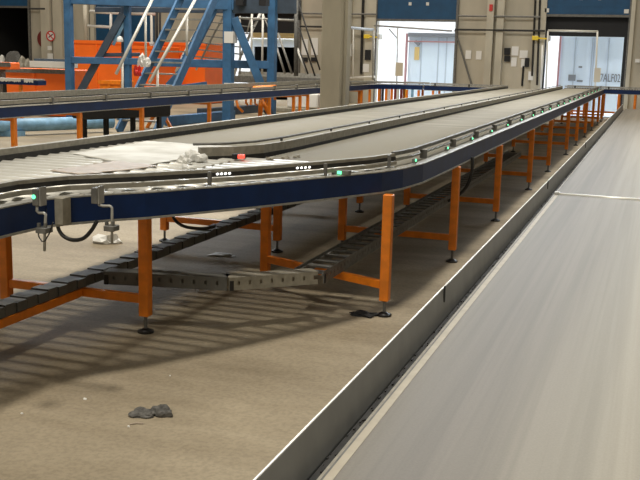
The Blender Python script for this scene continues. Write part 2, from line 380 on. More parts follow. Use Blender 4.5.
# sunlit post with sign card in the middle door, handrail frame in right door
def frame_thing(name, label, cat, parts, Y):
    """parts: (part name, [(px,py)...], thickness, material) tubes in the vertical plane at distance Y"""
    P0 = at(*parts[0][1][0], Y); t = thing(name, (P0.x, Y, 0), label, cat); o = Vector(t.location)
    for pn, pts, r, m in parts:
        q = [at(x, y, Y)-o for x, y in pts]; MB().tube(q, r, 8).build(pn, M[m], t, smooth=True)
    return t
p = at(397, 60, 33.5)
f = frame_thing('door_barrier', 'thin grey post with a beige card hanging in the middle open dock door', 'barrier', [('post', [(397.5, 27), (396.5, 104)], .025, 'galv'), ('arm', [(374, 25.5), (452, 31)], .03, 'galv'), ('brace', [(389, 29), (397, 38)], .02, 'galv')], 33.5)
q0 = at(395, 76, 33.4); q1 = at(403, 62.5, 33.4); o = Vector(f.location)
MB().box((q0.x-o.x, -.10, q0.z), (q1.x-o.x, -.03, q1.z)).build('card', M['beige'], f)
f = frame_thing('door_barrier', 'pale tubular gate frame with a beige card in the right open dock door', 'barrier', [('post', [(548, 31), (545, 112)], .03, 'tube'), ('post', [(542.5, 45), (540, 100)], .03, 'white'), ('top_bar', [(548, 30.5), (598, 31.5)], .035, 'tube'), ('post', [(597.5, 31), (594, 112)], .03, 'tube')], 33.5)
q0 = at(593.5, 82, 33.4); q1 = at(601, 68, 33.4); o = Vector(f.location)
MB().box((q0.x-o.x, -.10, q0.z), (q1.x-o.x, -.03, q1.z)).build('card', M['beige'], f)
# black rubber dock seals
for (a, b), z in (((-3.8, -1.1), at(586, 36.5, WY+.4).z),):
    sl = thing('dock_seal', ((a+b)/2, WY+.5, 0), 'black rubber dock seal framing the right open dock door', 'dock seal')
    o = Vector(sl.location)
    MB().box((a-o.x-.3, -.2, z), (b-o.x+.3, .1, 4.1)).build('head_pad', M['black'], sl)
    MB().box((at(622.5, 60, WY+.4).x-o.x, -.2, -.3), (b-o.x+.4, .1, z)).build('side_pad', M['black'], sl)
    MB().box((a-o.x-.4, -.2, -.3), (at(545, 60, WY+.4).x-o.x, .1, z)).build('side_pad', M['black'], sl)
a, b = doors[2]; z1 = at(280, 33, WY+.4).z
tag(MB().box((a-.3, WY+.3, z1), (b+.3, WY+.5, 4.1)).build('dock_curtain', M['black']), 'black curtain above the trailer in the dock door behind the blue stairs', 'dock curtain')
# teal sign and white panel in the narrow bright gap of door 5
p = at(553, 54, 35.6); q = at(557, 60, 35.6)
# dock leveller plate (pale, in daylight)
tag(MB().box((-3.7, WY-2.9, .0), (-1.2, WY+.2, .03)).build('dock_leveller', M['trailer']), 'pale blue-white dock plate on the floor in the right dock doorway', 'dock plate')

# wall furniture -------------------------------------------------------------
def wallbox(name, px0, py0, px1, py1, m, label, cat, Y=WY, d=.05, group=None, bevel=0):
    a = at(px0, py1, Y); b = at(px1, py0, Y)
    return tag(MB().box((a.x, Y-d, a.z), (b.x, Y, b.z)).build(name, M[m], bevel=bevel), label, cat, group)
wallbox('notice_sheet', 465.5, 50.5, 471.5, 59, 'paper', 'left one of two white notices on the wall right of the middle dock door', 'notice')
wallbox('notice_sheet', 476, 51, 482, 59.5, 'paper', 'right one of two white notices on the wall right of the middle dock door', 'notice')
wallbox('notice_sheet', 511.5, 46.5, 519, 55.5, 'paper', 'upper left white sheet in the cluster beside the right dock door', 'notice')
wallbox('notice_sheet', 519.5, 50.5, 528, 58, 'paper', 'right-hand white sheet in the wall cluster, above the black plug box', 'notice')
wallbox('notice_sheet', 511, 57.5, 517, 66.5, 'paper', 'lower left white sheet in the cluster beside the right dock door', 'notice')
wallbox('notice_sheet', 521, 59, 525, 67.5, 'paper', 'narrow white sheet lowest in the cluster beside the right dock door', 'notice')
wallbox('control_box', 504.5, 48, 510.5, 54.5, 'black', 'upper black control box on the wall between the dock doors', 'control box', d=.12)
wallbox('control_box', 504.5, 56, 510.5, 61.5, 'black', 'lower black control box on the wall between the dock doors', 'control box', d=.12)
wallbox('control_box', 525, 58, 529.5, 67, 'black', 'black plug box at the right of the sheet cluster beside the right dock door', 'control box', d=.12)
wallbox('notice_sheet', 302, 39, 308.5, 55, 'paper', 'left white poster on the wall left of the pillar', 'notice')
wallbox('notice_sheet', 311.5, 38, 318.5, 55, 'paper', 'right white poster on the wall left of the pillar', 'notice')
wallbox('control_box', 303, 57.5, 308, 61.5, 'black', 'left black box under the white posters left of the pillar', 'control box', d=.12)
wallbox('control_box', 312, 57.5, 317, 61.5, 'black', 'right black box under the white posters left of the pillar', 'control box', d=.12)
wallbox('call_point', 489.5, 4.5, 493, 11, 'red', 'small red fire call point high on the pale wall post', 'call point', Y=WY-.32, d=.08)
wallbox('switch_box', 635, 59, 640, 62.5, 'white', 'white switch box on the wall at the right edge of the picture', 'switch box', d=.10)
wallbox('switch_box', 348.5, 44, 352, 56, 'white', 'white switch plate beside the white door frame right of the pillar', 'switch box', d=.10, Y=WY-.4)
for i, (y0, y1) in enumerate(((32, 42), (46, 56), (60, 68))):
    wallbox('control_box', 342.5, y0, 345.5, y1, 'dark', ('top', 'middle', 'bottom')[i]+' of three narrow dark boxes on the post right of the concrete pillar', 'control box', Y=WY-.4, d=.10)
wallbox('door_bracket', 545, 8.5, 549.5, 12.5, 'white', 'white bracket at the upper left corner of the right dock door', 'bracket', d=.12)
wallbox('door_bracket', 624, 9.5, 629, 13.5, 'white', 'white bracket at the upper right corner of the right dock door', 'bracket', d=.12)
# fire extinguisher (body, hose, valve)
p = at(485.5, 82, WY-.062); e = thing('fire_extinguisher', (p.x, WY-.062, p.z-.1), 'small red fire extinguisher on the back wall beyond the conveyor end', 'fire extinguisher')
MB().disc((0, 0, 0), .06, .18).disc((0, 0, .18), .06, .04, 16, .02).build('cylinder', M['red'], e, smooth=False); MB().disc((0, 0, .22), .018, .06).build('valve', M['black'], e)
# yellow brackets
for px, py, lb in ((538, 38, 'yellow folding arm beside the right dock door'), (369, 36.5, 'yellow folding arm left of the middle dock door')):
    p = at(px, py, WY-.4); t = thing('dock_lamp', (p.x, WY-.3, p.z), lb, 'dock lamp')
    MB().box((-.20, -.1, -.07), (.0, .0, .07)).build('lamp_head', M['yellow'], t, bevel=.01); MB().bar((0, -.05, 0), (.32, -.05, -.02), .03, .05).build('arm', M['yellow'], t); MB().box((.30, -.08, -.09), (.38, .28, .09)).build('bracket', M['tube'], t)
# vertical cables and conduits
for i, (x0, x1, y1, m, lb) in enumerate(((536, 532, 76, 'dark', 'dark conduit on the wall, left of two beside the right dock door'), (540.5, 537, 85, 'dark', 'dark conduit close to the left jamb of the right dock door'), (523.5, 522, 86, 'black', 'short black cable dropping below the sheet cluster to the conveyor end'))):
    Y = WY-.155 if i < 2 else WY-.036; tag(MB().tube([at(x0, -14 if i < 2 else 66, Y), at(x1, y1, Y)], .035, 8).build('conduit', M[m]), lb, 'conduit')
wallbox('clipboard', 528.5, 71.5, 534, 80, 'paper', 'white clipboard hanging low beside the right dock door', 'clipboard', d=.15)
tag(MB().bar(at(455, 30, WY-.06), at(472, 86, WY-.06), .05, .06).build('wall_strut', M['galvd']), 'thin dark strut leaning on the wall right of the middle dock door', 'strut')
# wall frame beside the middle door
f = frame_thing('sliding_gate', 'pale steel gate frame on the wall between pillar and middle dock door', 'gate', [('top_bar', [(348, 27.5), (374, 30)], .05, 'trailer'), ('post', [(353.5, 28), (353, 78)], .03, 'tube'), ('post', [(373.5, 30), (373, 80)], .045, 'galv'), ('bottom_bar', [(346, 78), (375, 77)], .04, 'tube')], WY-.6)
tag(MB().tube([at(363.5, -12, WY-.052), at(361, 74, WY-.052)], .05, 8).build('conduit', M['dark']), 'dark conduit running down inside the pale gate frame by the middle dock door', 'conduit')
wallbox('control_box', 366.5, 50, 372, 60, 'black', 'black box hanging inside the pale gate frame by the middle dock door', 'control box', d=.24)
wallbox('clipboard', 364, 64, 370, 72, 'paper', 'pale clipboard hanging inside the gate frame by the middle dock door', 'clipboard', d=.15)
# no smoking sign and hose reel by the far left door
p = at(50.3, 36, WY-.35)
t = thing('no_smoking_sign', (p.x, WY-.30, p.z), 'round white no smoking sign with red ring on the pale wall post at left', 'sign')
def vdisc(c, r, d, n=28, ri=0):
    mb = MB(); cx, y, cz = c; vs = []
    for yy in (y, y-d):
        vs += [(cx+r*math.cos(2*math.pi*k/n), yy, cz+r*math.sin(2*math.pi*k/n)) for k in range(n)]
    if ri:
        for yy in (y, y-d): vs += [(cx+ri*math.cos(2*math.pi*k/n), yy, cz+ri*math.sin(2*math.pi*k/n)) for k in range(n)]
        fs = []
        for k in range(n):
            j = (k+1) % n; fs += [(k, j, n+j, n+k), (n+k, n+j, 3*n+j, 3*n+k), (2*n+k, 3*n+k, 3*n+j, 2*n+j), (k, 2*n+k, 2*n+j, j)]
        return mb.add(vs, fs)
    return mb.add(vs, [(k, (k+1) % n, n+(k+1) % n, n+k) for k in range(n)]+[tuple(range(n)), tuple(range(n, 2*n))])
vdisc((0, 0, 0), .20, .02).build('plate', M['paper'], t); vdisc((0, -.02, 0), .21, .015, ri=.165).build('red_ring', M['red'], t)
MB().bar((-.12, -.03, .12), (.12, -.03, -.12), .02, .035).build('red_bar', M['red'], t); MB().bar((-.10, -.024, -.06), (.11, -.024, .08), .015, .035).build('cigarette', M['black'], t)
p = at(46, 39, WY-.05); t = thing('hose_reel', (p.x, WY, p.z), 'dark red round hose reel half hidden behind the wall post at left', 'hose reel')
vdisc((0, 0, 0), .36, .14).build('drum', M['dred'], t); vdisc((0, -.14, 0), .12, .05).build('hub', M['dred'], t)
wallbox('notice_sheet', 48, 46, 52, 50, 'paper', 'small upper white plate under the no smoking sign', 'notice', Y=WY-.30, d=.03)
wallbox('notice_sheet', 48, 53.5, 53, 60, 'paper', 'lower white plate under the no smoking sign, just above the orange guard', 'notice', Y=WY-.30, d=.03)

# concrete pillar in the hall -------------------------------------------------
pa = at(320.5, 60, 14.0); pb = at(341, 60, 14.0)
struct('wall_pillar', MB().box((pa.x, 14.0, 0), (pb.x, 14.42, 8)), M['post'], bevel=.02)
tag(MB().box((pb.x+.002, 14.12, 0), (pb.x+.05, 14.30, 7.9)).build('cable_duct', M['post']), 'pale vertical duct fixed to the right side of the concrete pillar', 'cable duct')

# ================================================================== MAIN CONVEYOR, left lane
A = thing('roller_conveyor', (-3.25, 2.6, 0), 'left lane of the main roller conveyor, bright rollers in front, dusty ones behind', 'conveyor')
AY0, AY1 = 2.6, 26.6
rail(A, [(-3.95, AY0), (-3.95, AY1)], inward=-1)
rail(A, [(-2.70, AY0), (-2.685, 3.55), (-2.67, 3.80)])
rail(A, [(-2.62, 3.9), (-2.62, AY1)], z1=.87)
XA = lambda y: (-3.89, -2.73 if y < 3.9 else -2.63)
PR = .125
rollers(A, XA, frange(2.65, 6.70, PR), .873, .044, 'roller')
rollers(A, lambda y: (-3.89, -2.63), frange(6.72, AY1, .057), .885, .027, 'dust', cap=66, n=8)
guard(A, [(-3.87, AY0), (-3.87, AY1)], zb=.94, zt=.985, th=.05, ws=.03)
for y in frange(3.4, 26.4, 1.15):
    if y < 6: cp_src = None
    MB().box((-.74, y-AY0-.02, .90), (-.62, y-AY0+.02, .935)).build('guide_bracket', M['galvd'], A)
# divider guard with top tube
div = [(-2.86, 5.80), (-2.70, 5.98), (-2.60, 6.25), (-2.565, 6.7), (-2.56, 8), (-2.56, AY1+1.5)]
g = guard(A, div, zb=.925, zt=.99, th=.045, ws=.03)
MB().tube([(p[0]+3.25-.045, p[1]-2.6, 1.008) for p in div], .009, 8).build('top_tube', M['galvd'], A, smooth=True)
for y in frange(6.6, 26, 1.15):
    MB().box((.66, y-2.6-.012, .93), (.67, y-2.6+.012, 1.01)).build('guide_bracket', M['dark'], A)
# lane A legs
first = True
fr = [(4.78, -3.66, -2.70), (7.3, -3.93, -2.88), (9.66, -3.93, -2.88), (12.1, -3.93, -2.88), (14.5, -3.93, -2.88), (16.9, -3.93, -2.88), (19.3, -3.93, -2.88), (21.7, -3.93, -2.88), (24.1, -3.93, -2.88), (26.3, -3.93, -2.88)]
for y, xa, xb in fr:
    for xx in (xa, xb): make_leg(A, xx+3.25, y-2.6, top=.778)
    crossbar(A, (xa+3.28, y-2.6), (xb+3.22, y-2.6))
    MB().bar((xa+3.28, y-2.6, .81), (xb+3.2, y-2.6, .81), .04, .03).build('top_crossbar', M['orange'], A)

# ================================================================== MAIN CONVEYOR, right lane with the slanted entry
B = thing('roller_conveyor', (-2.0, 6.0, 0), 'right lane of the main roller conveyor with slanted entry and row of green lights', 'conveyor')
P = [(-2.665, 3.80), (-2.62, 3.90), (-2.50, 4.08), (-2.38, 4.22), (-2.05, 4.77), (-1.77, 5.31), (-1.57, 5.73), (-1.50, 5.98), (-1.455, 6.35), (-1.45, 7.0), (-1.45, 28.9)]
rail(B, P)
def railx(y):
    for (x0, y0), (x1, y1) in zip(P, P[1:]):
        if y0 <= y <= y1: return x0+(x1-x0)*(y-y0)/(y1-y0)
    return -1.45
rollers(B, lambda y: (-2.612, railx(y)-.075), [y for y in frange(2.65, 6.15, PR) if y > 3.95], .873, .044, 'roller')
rollers(B, lambda y: (-2.52, railx(y)-.06), frange(6.17, 28.9, .057), .885, .027, 'dust', cap=70, n=8)
gp = [(-2.80, 2.65), (-2.80, 3.75), (-2.70, 4.02), (-2.46, 4.30), (-2.13, 4.78), (-1.86, 5.31), (-1.665, 5.76), (-1.59, 6.05), (-1.545, 6.40), (-1.54, 7.0), (-1.54, 28.9)]
guard(B, gp[0:2]+gp[2:8], zb=.976, zt=1.0, th=.035, ws=.018)
farg = loc(B, gp[7:])
MB().sweep(farg, rect(-.012, .012, .985, 1.01)).build('guide_rail', M['galvd'], B)
MB().tube([(x, y, .955) for x, y in farg], .010, 8).build('guide_tube', M['galv'], B, smooth=True)
# lower rod beside the guide rail on the entry, fixed on short posts
MB().sweep(loc(B, gp[:8]), rect(-.030, -.012, .930, .952)).build('lower_guide', M['guide'], B)
for px_, py_ in ((206, 176.5), (322, 168), (386, 159.5)):
    p = fl(px_, py_, .98); x, y = p.x+2.0+.02, p.y-6.0
    MB().box((x-.008, y-.008, .935), (x+.010, y+.008, 1.006)).build('guide_bracket', M['galvd'], B)
# edge strip between rail and rollers, with stubs of the axles
MB().sweep(loc(B, P[1:9]), rect(.05, .095, .85, .893)).build('axle_plate', M['galvd'], B)
ax = MB()
for y in frange(3.98, 6.2, .0625):
    MB().tube([(railx(y)-.095+2.0, y-6, .900), (railx(y)-.012+2.0, y-6, .908)], .013, 8).build('axle_end', M['guide'], B)
sy = [6.25, 7.29, 8.33, 9.37, 10.41, 11.5, 12.62, 13.63, 14.67, 15.89, 16.92, 18.0, 19.1, 20.2, 21.5, 22.8, 24.1, 25.4, 26.7]
for i, y in enumerate(sy):
    s = MB().box((2.0-1.505, y-6-.018, .922), (2.0-1.478, y-6+.018, .956)).build('sensor', M['galvd'], B, bevel=.004)
    MB().tube([(2-1.482, y-6-.022, .946), (2-1.474, y-6-.022, .946)], .0085, 10).build('indicator_light', M['green'], s)
    s = MB().bar((2-1.55, y-6+.4, .95), (2-1.50, y-6+.4, .95), .016, .06).build('guide_bracket', M['galvd'], B)
# white lamp rows clipped to the guide near the entry
for px_, py_ in ((219.5, 173.6), (299, 167.6)):
    for k in range(4):
        p = fl(px_+4*k, py_-.25*k, .985); MB().tube([(p.x+2.0, p.y-6-.03, .985), (p.x+2.0, p.y-6-.02, .985)], .0065, 8).build('indicator_light', M['wlamp'], B)
# sensor with green light on the entry
s = MB().box((2-1.80, 5.42-6, .915), (2-1.69, 5.47-6, .945)).build('sensor', M['galvd'], B, bevel=.004); MB().box((2-1.76, 5.41-6, .922), (2-1.735, 5.418-6, .94)).build('indicator_light', M['green'], s)
# legs of lane B
frB = [(7.56, -1.44, -2.40), (9.78, -1.44, -2.40), (12.45, -1.44, -2.40), (14.73, -1.44, -2.40), (17.71, -1.44, -2.40), (19.9, -1.44, -2.40), (22.3, -1.44, -2.40), (24.7, -1.44, -2.40), (27.0, -1.44, -2.40), (28.7, -1.44, -2.40)]
for y, xa, xb in frB:
    for xx in (xa-.02, xb): make_leg(B, xx+2, y-6, top=.778)
    crossbar(B, (xa+1.96, y-6), (xb+2.03, y-6))
    MB().bar((xa+1.93, y-6, .81), (xb+2, y-6, .81), .04, .03).build('top_crossbar', M['orange'], B)
make_leg(B, -1.52+2, 5.72-6, top=.778); make_leg(B, -2.51+2, 6.14-6, top=.778)
crossbar(B, (-1.55+2, 5.73-6), (-2.48+2, 6.128-6)); MB().bar((-1.66+2, 5.785-6, .81), (-2.47+2, 6.12-6, .81), .04, .03).build('top_crossbar', M['orange'], B)

# ------------------------------------------------------------------ junction box, sensor brackets, cable at the near rail
jb = thing('junction_box', (-2.60, 3.80, .80), 'grey steel junction box fixed to the near blue rail beside the hanging black cable', 'junction box')
xo = Vector(jb.location)
def bx(px0, py0, px1, py1, X, d): # box against the rail, pixel sized at plane X
    def onx(x, y): dd = ray(x, y); return Vector((0, 0, H))+dd*(X/dd.x)
    a = onx(px0, py1); b = onx(px1, py0); return a, b
a = fl(57, 224, .765); b = fl(68, 221, .765)
n = Vector((.86, -.5, 0)); 
c1 = fl(60.5, 211.5, .85)-xo; c2 = fl(50.5, 210, .85)-xo+Vector((0, .03, 0))
MB().box((c1.x-.026, c1.y-.02, c1.z-.062), (c1.x+.026, c1.y+.05, c1.z+.068)).build('front_box', M['guide'], jb, bevel=.003)
MB().box((c2.x-.024, c2.y-.02, c2.z-.052), (c2.x+.018, c2.y+.04, c2.z+.052)).build('rear_box', M['galvd'], jb, bevel=.003)
MB().box((c1.x-.05, c1.y+.05, c1.z-.05), (c1.x+.02, c1.y+.056, c1.z+.02)).build('mounting_plate', M['galv'], jb)

def sbracket(px, pytop, Yp, label, lamp, side):
    # sensor head above the rail on an S-shaped rod clamped under the rail
    def q(x, y): return at(x, y, Yp)
    hd = q(px, pytop); t = thing('sensor_bracket', (hd.x, Yp, .68), label, 'sensor bracket'); o = Vector(t.location)
    rod = [q(*p)-o for p in side]; MB().tube(rod, .0065, 8).build('rod', M['galv'], t, smooth=True)
    hp = hd-o; MB().box((hp.x-.014, -.02, hp.z-.075), (hp.x+.020, .03, hp.z)).build('sensor', M['galvd'], t, bevel=.003)
    MB().box((hp.x+.021, -.016, hp.z-.075), (hp.x+.027, .03, hp.z+.008)).build('back_plate', M['galv'], t)
    if lamp: MB().tube([(hp.x-.004, -.022, hp.z-.035), (hp.x-.004, -.020, hp.z-.035)], .010, 10).build('indicator_light', M['green'], t)
    c = rod[-2]; c2 = side[-1]
    cl = q(side[-1][0], 231 if lamp else 229)-o
    MB().box((cl.x-.035, -.02, cl.z-.010), (cl.x+.018, .04, cl.z+.016)).build('clamp', M['galvd'], t, bevel=.003)
    MB().disc((cl.x-.028, .0, cl.z+.016), .009, .018).disc((cl.x+.006, .0, cl.z+.016), .008, .02).build('bolt', M['galvd'], t)
    return t
s1 = sbracket(37, 188.5, 3.56, 'sensor bracket with green light and bent rod, left of the junction box', True, [(37, 203), (37, 211), (39, 213), (44, 213), (45.5, 215), (45, 227), (44.5, 251)])
w = Vector(s1.location); wl = [at(x, y, 3.55)-w for x, y in ((38, 232), (39, 237), (42, 241.5), (45, 241), (49, 234), (52, 226), (53, 222))]
MB().tube(wl, .003, 6).build('wire', M['rubber'], s1)
sbracket(95.5, 187.5, 3.86, 'sensor bracket with bent rod, right of the junction box and hanging cable', False, [(98, 201), (99, 205), (103, 206), (110, 206), (112, 208), (112, 222), (112, 243)])
def hang(px, Y, r, label):
    q = [at(x, y, Y) for x, y in px]; out = []
    for i in range(len(q)-1):
        for k in range(4):
            t = k/4; p0 = q[max(i-1, 0)]; p1 = q[i]; p2 = q[i+1]; p3 = q[min(i+2, len(q)-1)]
            out.append(.5*((2*p1)+(-p0+p2)*t+(2*p0-5*p1+4*p2-p3)*t*t+(-p0+3*p1-3*p2+p3)*t**3))
    out.append(q[-1]); return tag(MB().tube(out, r, 10).build('cable', M['rubber'], smooth=True), label, 'cable')
hang([(57, 222), (59, 230), (64, 236.5), (73, 240), (83, 238.5), (91, 231), (97, 221)], 3.86, .0095, 'thick black cable hanging in a loop below the near blue rail beside the junction box')
hang([(172, 213), (175, 220), (182, 225.5), (192, 228), (205, 228.5), (216, 226)], 5.3, .010, 'black cable sagging below the blue rail to the right of the near left leg')
hang([(472.5, 157), (472, 170), (468, 184), (460, 194), (448, 201)], 8.1, .014, 'black hose hanging under the conveyor right of the second lit orange leg')
hang([(513, 118), (513, 128), (510, 137), (504, 143), (497, 146)], 12.3, .014, 'black hose hanging under the far part of the conveyor')

# ------------------------------------------------------------------ divider end sensor, film and waste on the rollers
t = thing('light_barrier', (-2.62, 5.90, .92), 'dark light barrier with a red lamp at the front end of the divider guard', 'light barrier')
MB().box((-.02, -.06, .0), (.015, .0, .035)).build('housing', M['black'], t, bevel=.003); MB().box((.018, -.055, .005), (.055, -.01, .032)).build('red_lamp', M['rlamp'], t, bevel=.003)
def sheet(name, corners, nx, ny, z, m, label, cat, amp, seed):
    rnd = random.Random(seed); ph = [rnd.uniform(0, 6) for _ in range(6)]; vs = []; c = [Vector((x, y)) for x, y in corners]
    for j in range(ny+1):
        for i in range(nx+1):
            u, v = i/nx, j/ny; p = c[0].lerp(c[1], u).lerp(c[3].lerp(c[2], u), v)
            e = 0 if 0 < i < nx else rnd.uniform(-.02, .02)
            hz = amp*(.5+.5*math.sin(9*p.x+ph[0]+3*p.y))*(.5+.5*math.sin(11*p.y+ph[1]))+amp*.6*rnd.random()
            vs.append((p.x+e, p.y+e, z+hz))
    n = len(vs); vs += [(x, y, zz-.0015) for x, y, zz in vs]; fs = []
    W = nx+1
    for j in range(ny):
        for i in range(nx):
            a = j*W+i; fs += [(a, a+1, a+W+1, a+W), (n+a, n+a+W, n+a+W+1, n+a+1)]
    ring = [i for i in range(W)]+[j*W+nx for j in range(1, ny+1)]+[ny*W+i for i in range(nx-1, -1, -1)]+[j*W for j in range(ny-1, 0, -1)]
    for a, b in zip(ring, ring[1:]+ring[:1]): fs.append((a, n+a, n+b, b))
    return tag(MB().add(vs, fs).build(name, M[m], smooth=True), label, cat)
sheet('plastic_film', [(-3.72, 5.60), (-2.95, 5.15), (-2.88, 6.66), (-3.78, 6.68)], 26, 26, .917, 'film', 'smooth white plastic film lying on the bright rollers before the dusty section', 'plastic film', .006, 3)
sheet('film_strip', [(-3.30, 4.72), (-3.02, 4.62), (-2.86, 5.25), (-3.22, 5.35)], 12, 20, .917, 'kraft', 'brownish stained strip of film on the rollers in front of the white film', 'film strip', .005, 4)
wl_ = ('lump of white foam waste at the front end of the divider, left-hand of the pile', 'lump of white foam waste in the middle of the pile before the divider', 'lump of white foam waste at the right of the pile, touching the divider end', 'small white foam crumb in front of the pile on the rollers', 'flat scrap of white foam at the left of the pile')
for i, (px, py, s, hh) in enumerate(((184, 160, .045, .035), (193, 157, .05, .045), (201, 158, .04, .035), (187, 166, .035, .02), (168, 168, .08, .010))):
    p = fl(px, py+3, .92); lump('foam_waste', (p.x, p.y, .918), (s, s*.8, hh), M['white'], wl_[i], 'waste', 20+i, sub=2)
for i, (px, py) in enumerate(((270, 159.5), (285, 158.5), (297, 157.5))):
    p = fl(px, py, .915); lump('foam_waste', (p.x, p.y, .914), (.028, .02, .014), M['guide'], ('left', 'middle', 'right')[i]+' one of three small grey crumbs at the foot of the divider guard', 'waste', 30+i, sub=2)

# ================================================================== under the conveyor
T = thing('cable_track', (-3.165, 3.0, 0), 'dark segmented cable track running along under the left lane on an orange bar', 'cable track')
tb = MB(); y = 3.0; k = 0
while y < 13.5:
    dz = .006*(k % 2); tb.box((-.055-.004*(k % 2), y-3.0, .235), (.055+.006*((k+1) % 2), y-3.0+.085, .285+dz)); tb.box((-.05, y-2.915, .238), (.05, y-2.905, .275)); y += .095; k += 1
tb.build('track_links', M['plate'], T)
MB().box((-.05, 0, .2255), (.05, 10.5, .2345)).build('carrier_bar', M['galvd'], T)
MB().box((-.03, 0, .180), (.062, 1.75, .2250)).build('orange_bar', M['orange'], T)
def tray(name, p, q, w, label, m, h=.095, rungs=False):
    p = Vector((*p, 0)); q = Vector((*q, 0)); d = (q-p).normalized(); L = (q-p).length
    t = thing(name, (p.x, p.y, 0), label, 'cable tray', rz=math.atan2(d.y, d.x))
    # local x runs along the tray, open side down: a perforated channel
    s = MB(); top = h
    s.box((0, -.004, 0), (L, 0, .030)); s.box((0, -.004, .055), (L, 0, top))
    x = 0
    while x < L-.03: s.box((x, -.004, .030), (min(x+.055, L), 0, .055)); x += .07
    s.box((0, w, 0), (L, w+.004, top)); s.build('side_wall', M[m], t)
    if rungs:
        r = MB(); x = .04; r.box((0, .004, top-.032), (L, .012, top-.018)).box((0, w-.012, top-.032), (L, w-.004, top-.018))
        while x < L: r.box((x, 0, top-.03), (x+.07, w, top-.02)); x += .17
        r.build('rungs', M[m], t)
    else: MB().box((0, 0, top-.004), (L, w, top)).build('cover', M[m], t)
    MB().box((.005, -.008, .0), (.03, -.004, top-.02)).build('joint_strap', M['dark'], t)
    return t
TZ = .232
ta = fl(104, 284, TZ); tb_ = fl(227, 290.5, TZ); tc_ = fl(319, 284, TZ)
for (p_, q_, w_, lb, m_, rg) in (((ta.x, ta.y), (tb_.x, tb_.y), .10, 'dark grey perforated cable tray under the conveyor, left of the two joined pieces', 'plate', False),
    ((tb_.x+.01, tb_.y), (tc_.x-.01, tc_.y), .10, 'lighter grey perforated cable tray under the conveyor, right of the two joined pieces', 'guide', False),
    ((tc_.x+.02, tc_.y+.02), (tc_.x+.02, 14.5), .19, 'open rung cable tray running away under the right lane', 'galvd', True)):
    t = tray('cable_tray', p_, q_, w_, lb, m_, h=.078, rungs=rg); t.location.z = TZ
# rags and litter on the floor
lump('rag', (-2.06, 3.62, 0), (.062, .050, .020), M['rag'], 'crumpled charcoal cloth lying alone on the bare floor in the foreground', 'rag', 5, amp=.22)
lump('rag', (-1.985, 3.655, 0), (.050, .032, .030), M['rag'], 'smaller folded charcoal cloth against the right end of the foreground rag', 'rag', 8, amp=.22)
lump('rag', (-1.64, 5.66, 0), (.085, .045, .020), M['black'], 'flat black rag beside the foot of the nearest fully lit orange leg', 'rag', 6, amp=.4)
p = fl(107, 243); lump('paper_scrap', (p.x, p.y, 0), (.12, .07, .05), M['white'], 'crumpled white scrap on the bright floor beyond the near rail brackets', 'litter', 11, sub=2, amp=.5)
p = fl(222, 255.5); lump('paper_scrap', (p.x, p.y, 0), (.10, .06, .012), M['guide'], 'flat pale scrap on the floor under the conveyor beyond the perforated tray', 'litter', 12, sub=2, amp=.5)
for i, (px, py, s, lb) in enumerate(((85, 399.5, .010, 'tiny white chip on the foreground floor, left of the charcoal rag'), (128.5, 427, .008, 'tiny pale chip right at the lower left tip of the charcoal rag'), (170, 376, .006, 'tiny white crumb on the floor behind the charcoal rag'), (153.5, 283.5, .012, 'tiny white chip at the near left leg beside the dark perforated tray'), (22, 414, .008, 'tiny white crumb at the left on the foreground floor'))):
    p = fl(px, py); lump('litter_chip', (p.x, p.y, 0), (s, s*.7, s*.7), M['white'], lb, 'litter', 40+i, sub=1, amp=.2)
p = fl(130, 425); tag(MB().tube([p+Vector((0, 0, .004)), p+Vector((.02, .02, .006)), p+Vector((.05, .03, .004))], .003, 6).build('string', M['kraft']), 'short brown string at the lower left of the foreground rag', 'litter')

# ================================================================== BELT CONVEYOR on the right
C = thing('belt_conveyor', (-.33, 1.2, 0), 'wide grey belt conveyor filling the right side, with steel side guard', 'conveyor')
o = Vector(C.location); Y1 = 29.2
def bb(x0, x1, z0, z1, y0=1.2, y1=Y1): return MB().box((x0-o.x, y0-o.y, z0), (x1-o.x, y1-o.y, z1))
g = MB().sweep([(0, 0), (0, Y1-1.2)], [(-(-.921-o.x), .10), (-(-.921-o.x), .497), (-(-.915-o.x), .497), (-(-.900-o.x), .35), (-(-.900-o.x), .10)]).build('side_guard', M['steel'], C); bb(-.922, -.916, .497, .5005).build('bright_edge', M['edge'], g)
bb(-.896, -.861, .27, .345).build('gap_channel', M['dark'], C)
bb(-.860, -.850, .30, .366).build('inner_ledge', M['guide'], C); bb(-.846, -.838, .30, .372).build('slide_strip', M['galvd'], C)
bb(-.832, .20, .36, .378, 1.2, 9.28).build('belt', M['belt'], C)
bb(-.832, .20, .36, .378, 9.36, Y1).build('belt', M['belt'], C)
bb(-.834, -.806, .378, .3795, 1.2, 9.26).build('belt_edge', M['tan'], C)
MB().tube([(-.82-o.x, 9.32-o.y, .372), (.20-o.x, 9.32-o.y, .372)], .022, 12).build('transfer_roller', M['roller'], C, smooth=True)
MB().box((-.845-o.x, 9.29-o.y, .36), (-.80-o.x, 9.35-o.y, .402)).build('end_block', M['white'], C)
bb(.215, .225, .10, .44).build('side_guard', M['plate'], C)
bb(-.83, .20, .20, .34).build('bed', M['galvd'], C)
for y in frange(1.6, 29.0, 2.6):
    for xx in (-.86, .17): MB().box((xx-.03-o.x, y-.03-o.y, 0), (xx+.03-o.x, y+.03-o.y, .22)).build('leg', M['galvd'], C)
for i, (px, py) in enumerate(((379, 384), (358, 411), (357, 395.6), (474, 253.5), (394, 365))):  # dirt lodged in the gap
    pass
gr = MB(); rnd = random.Random(4)
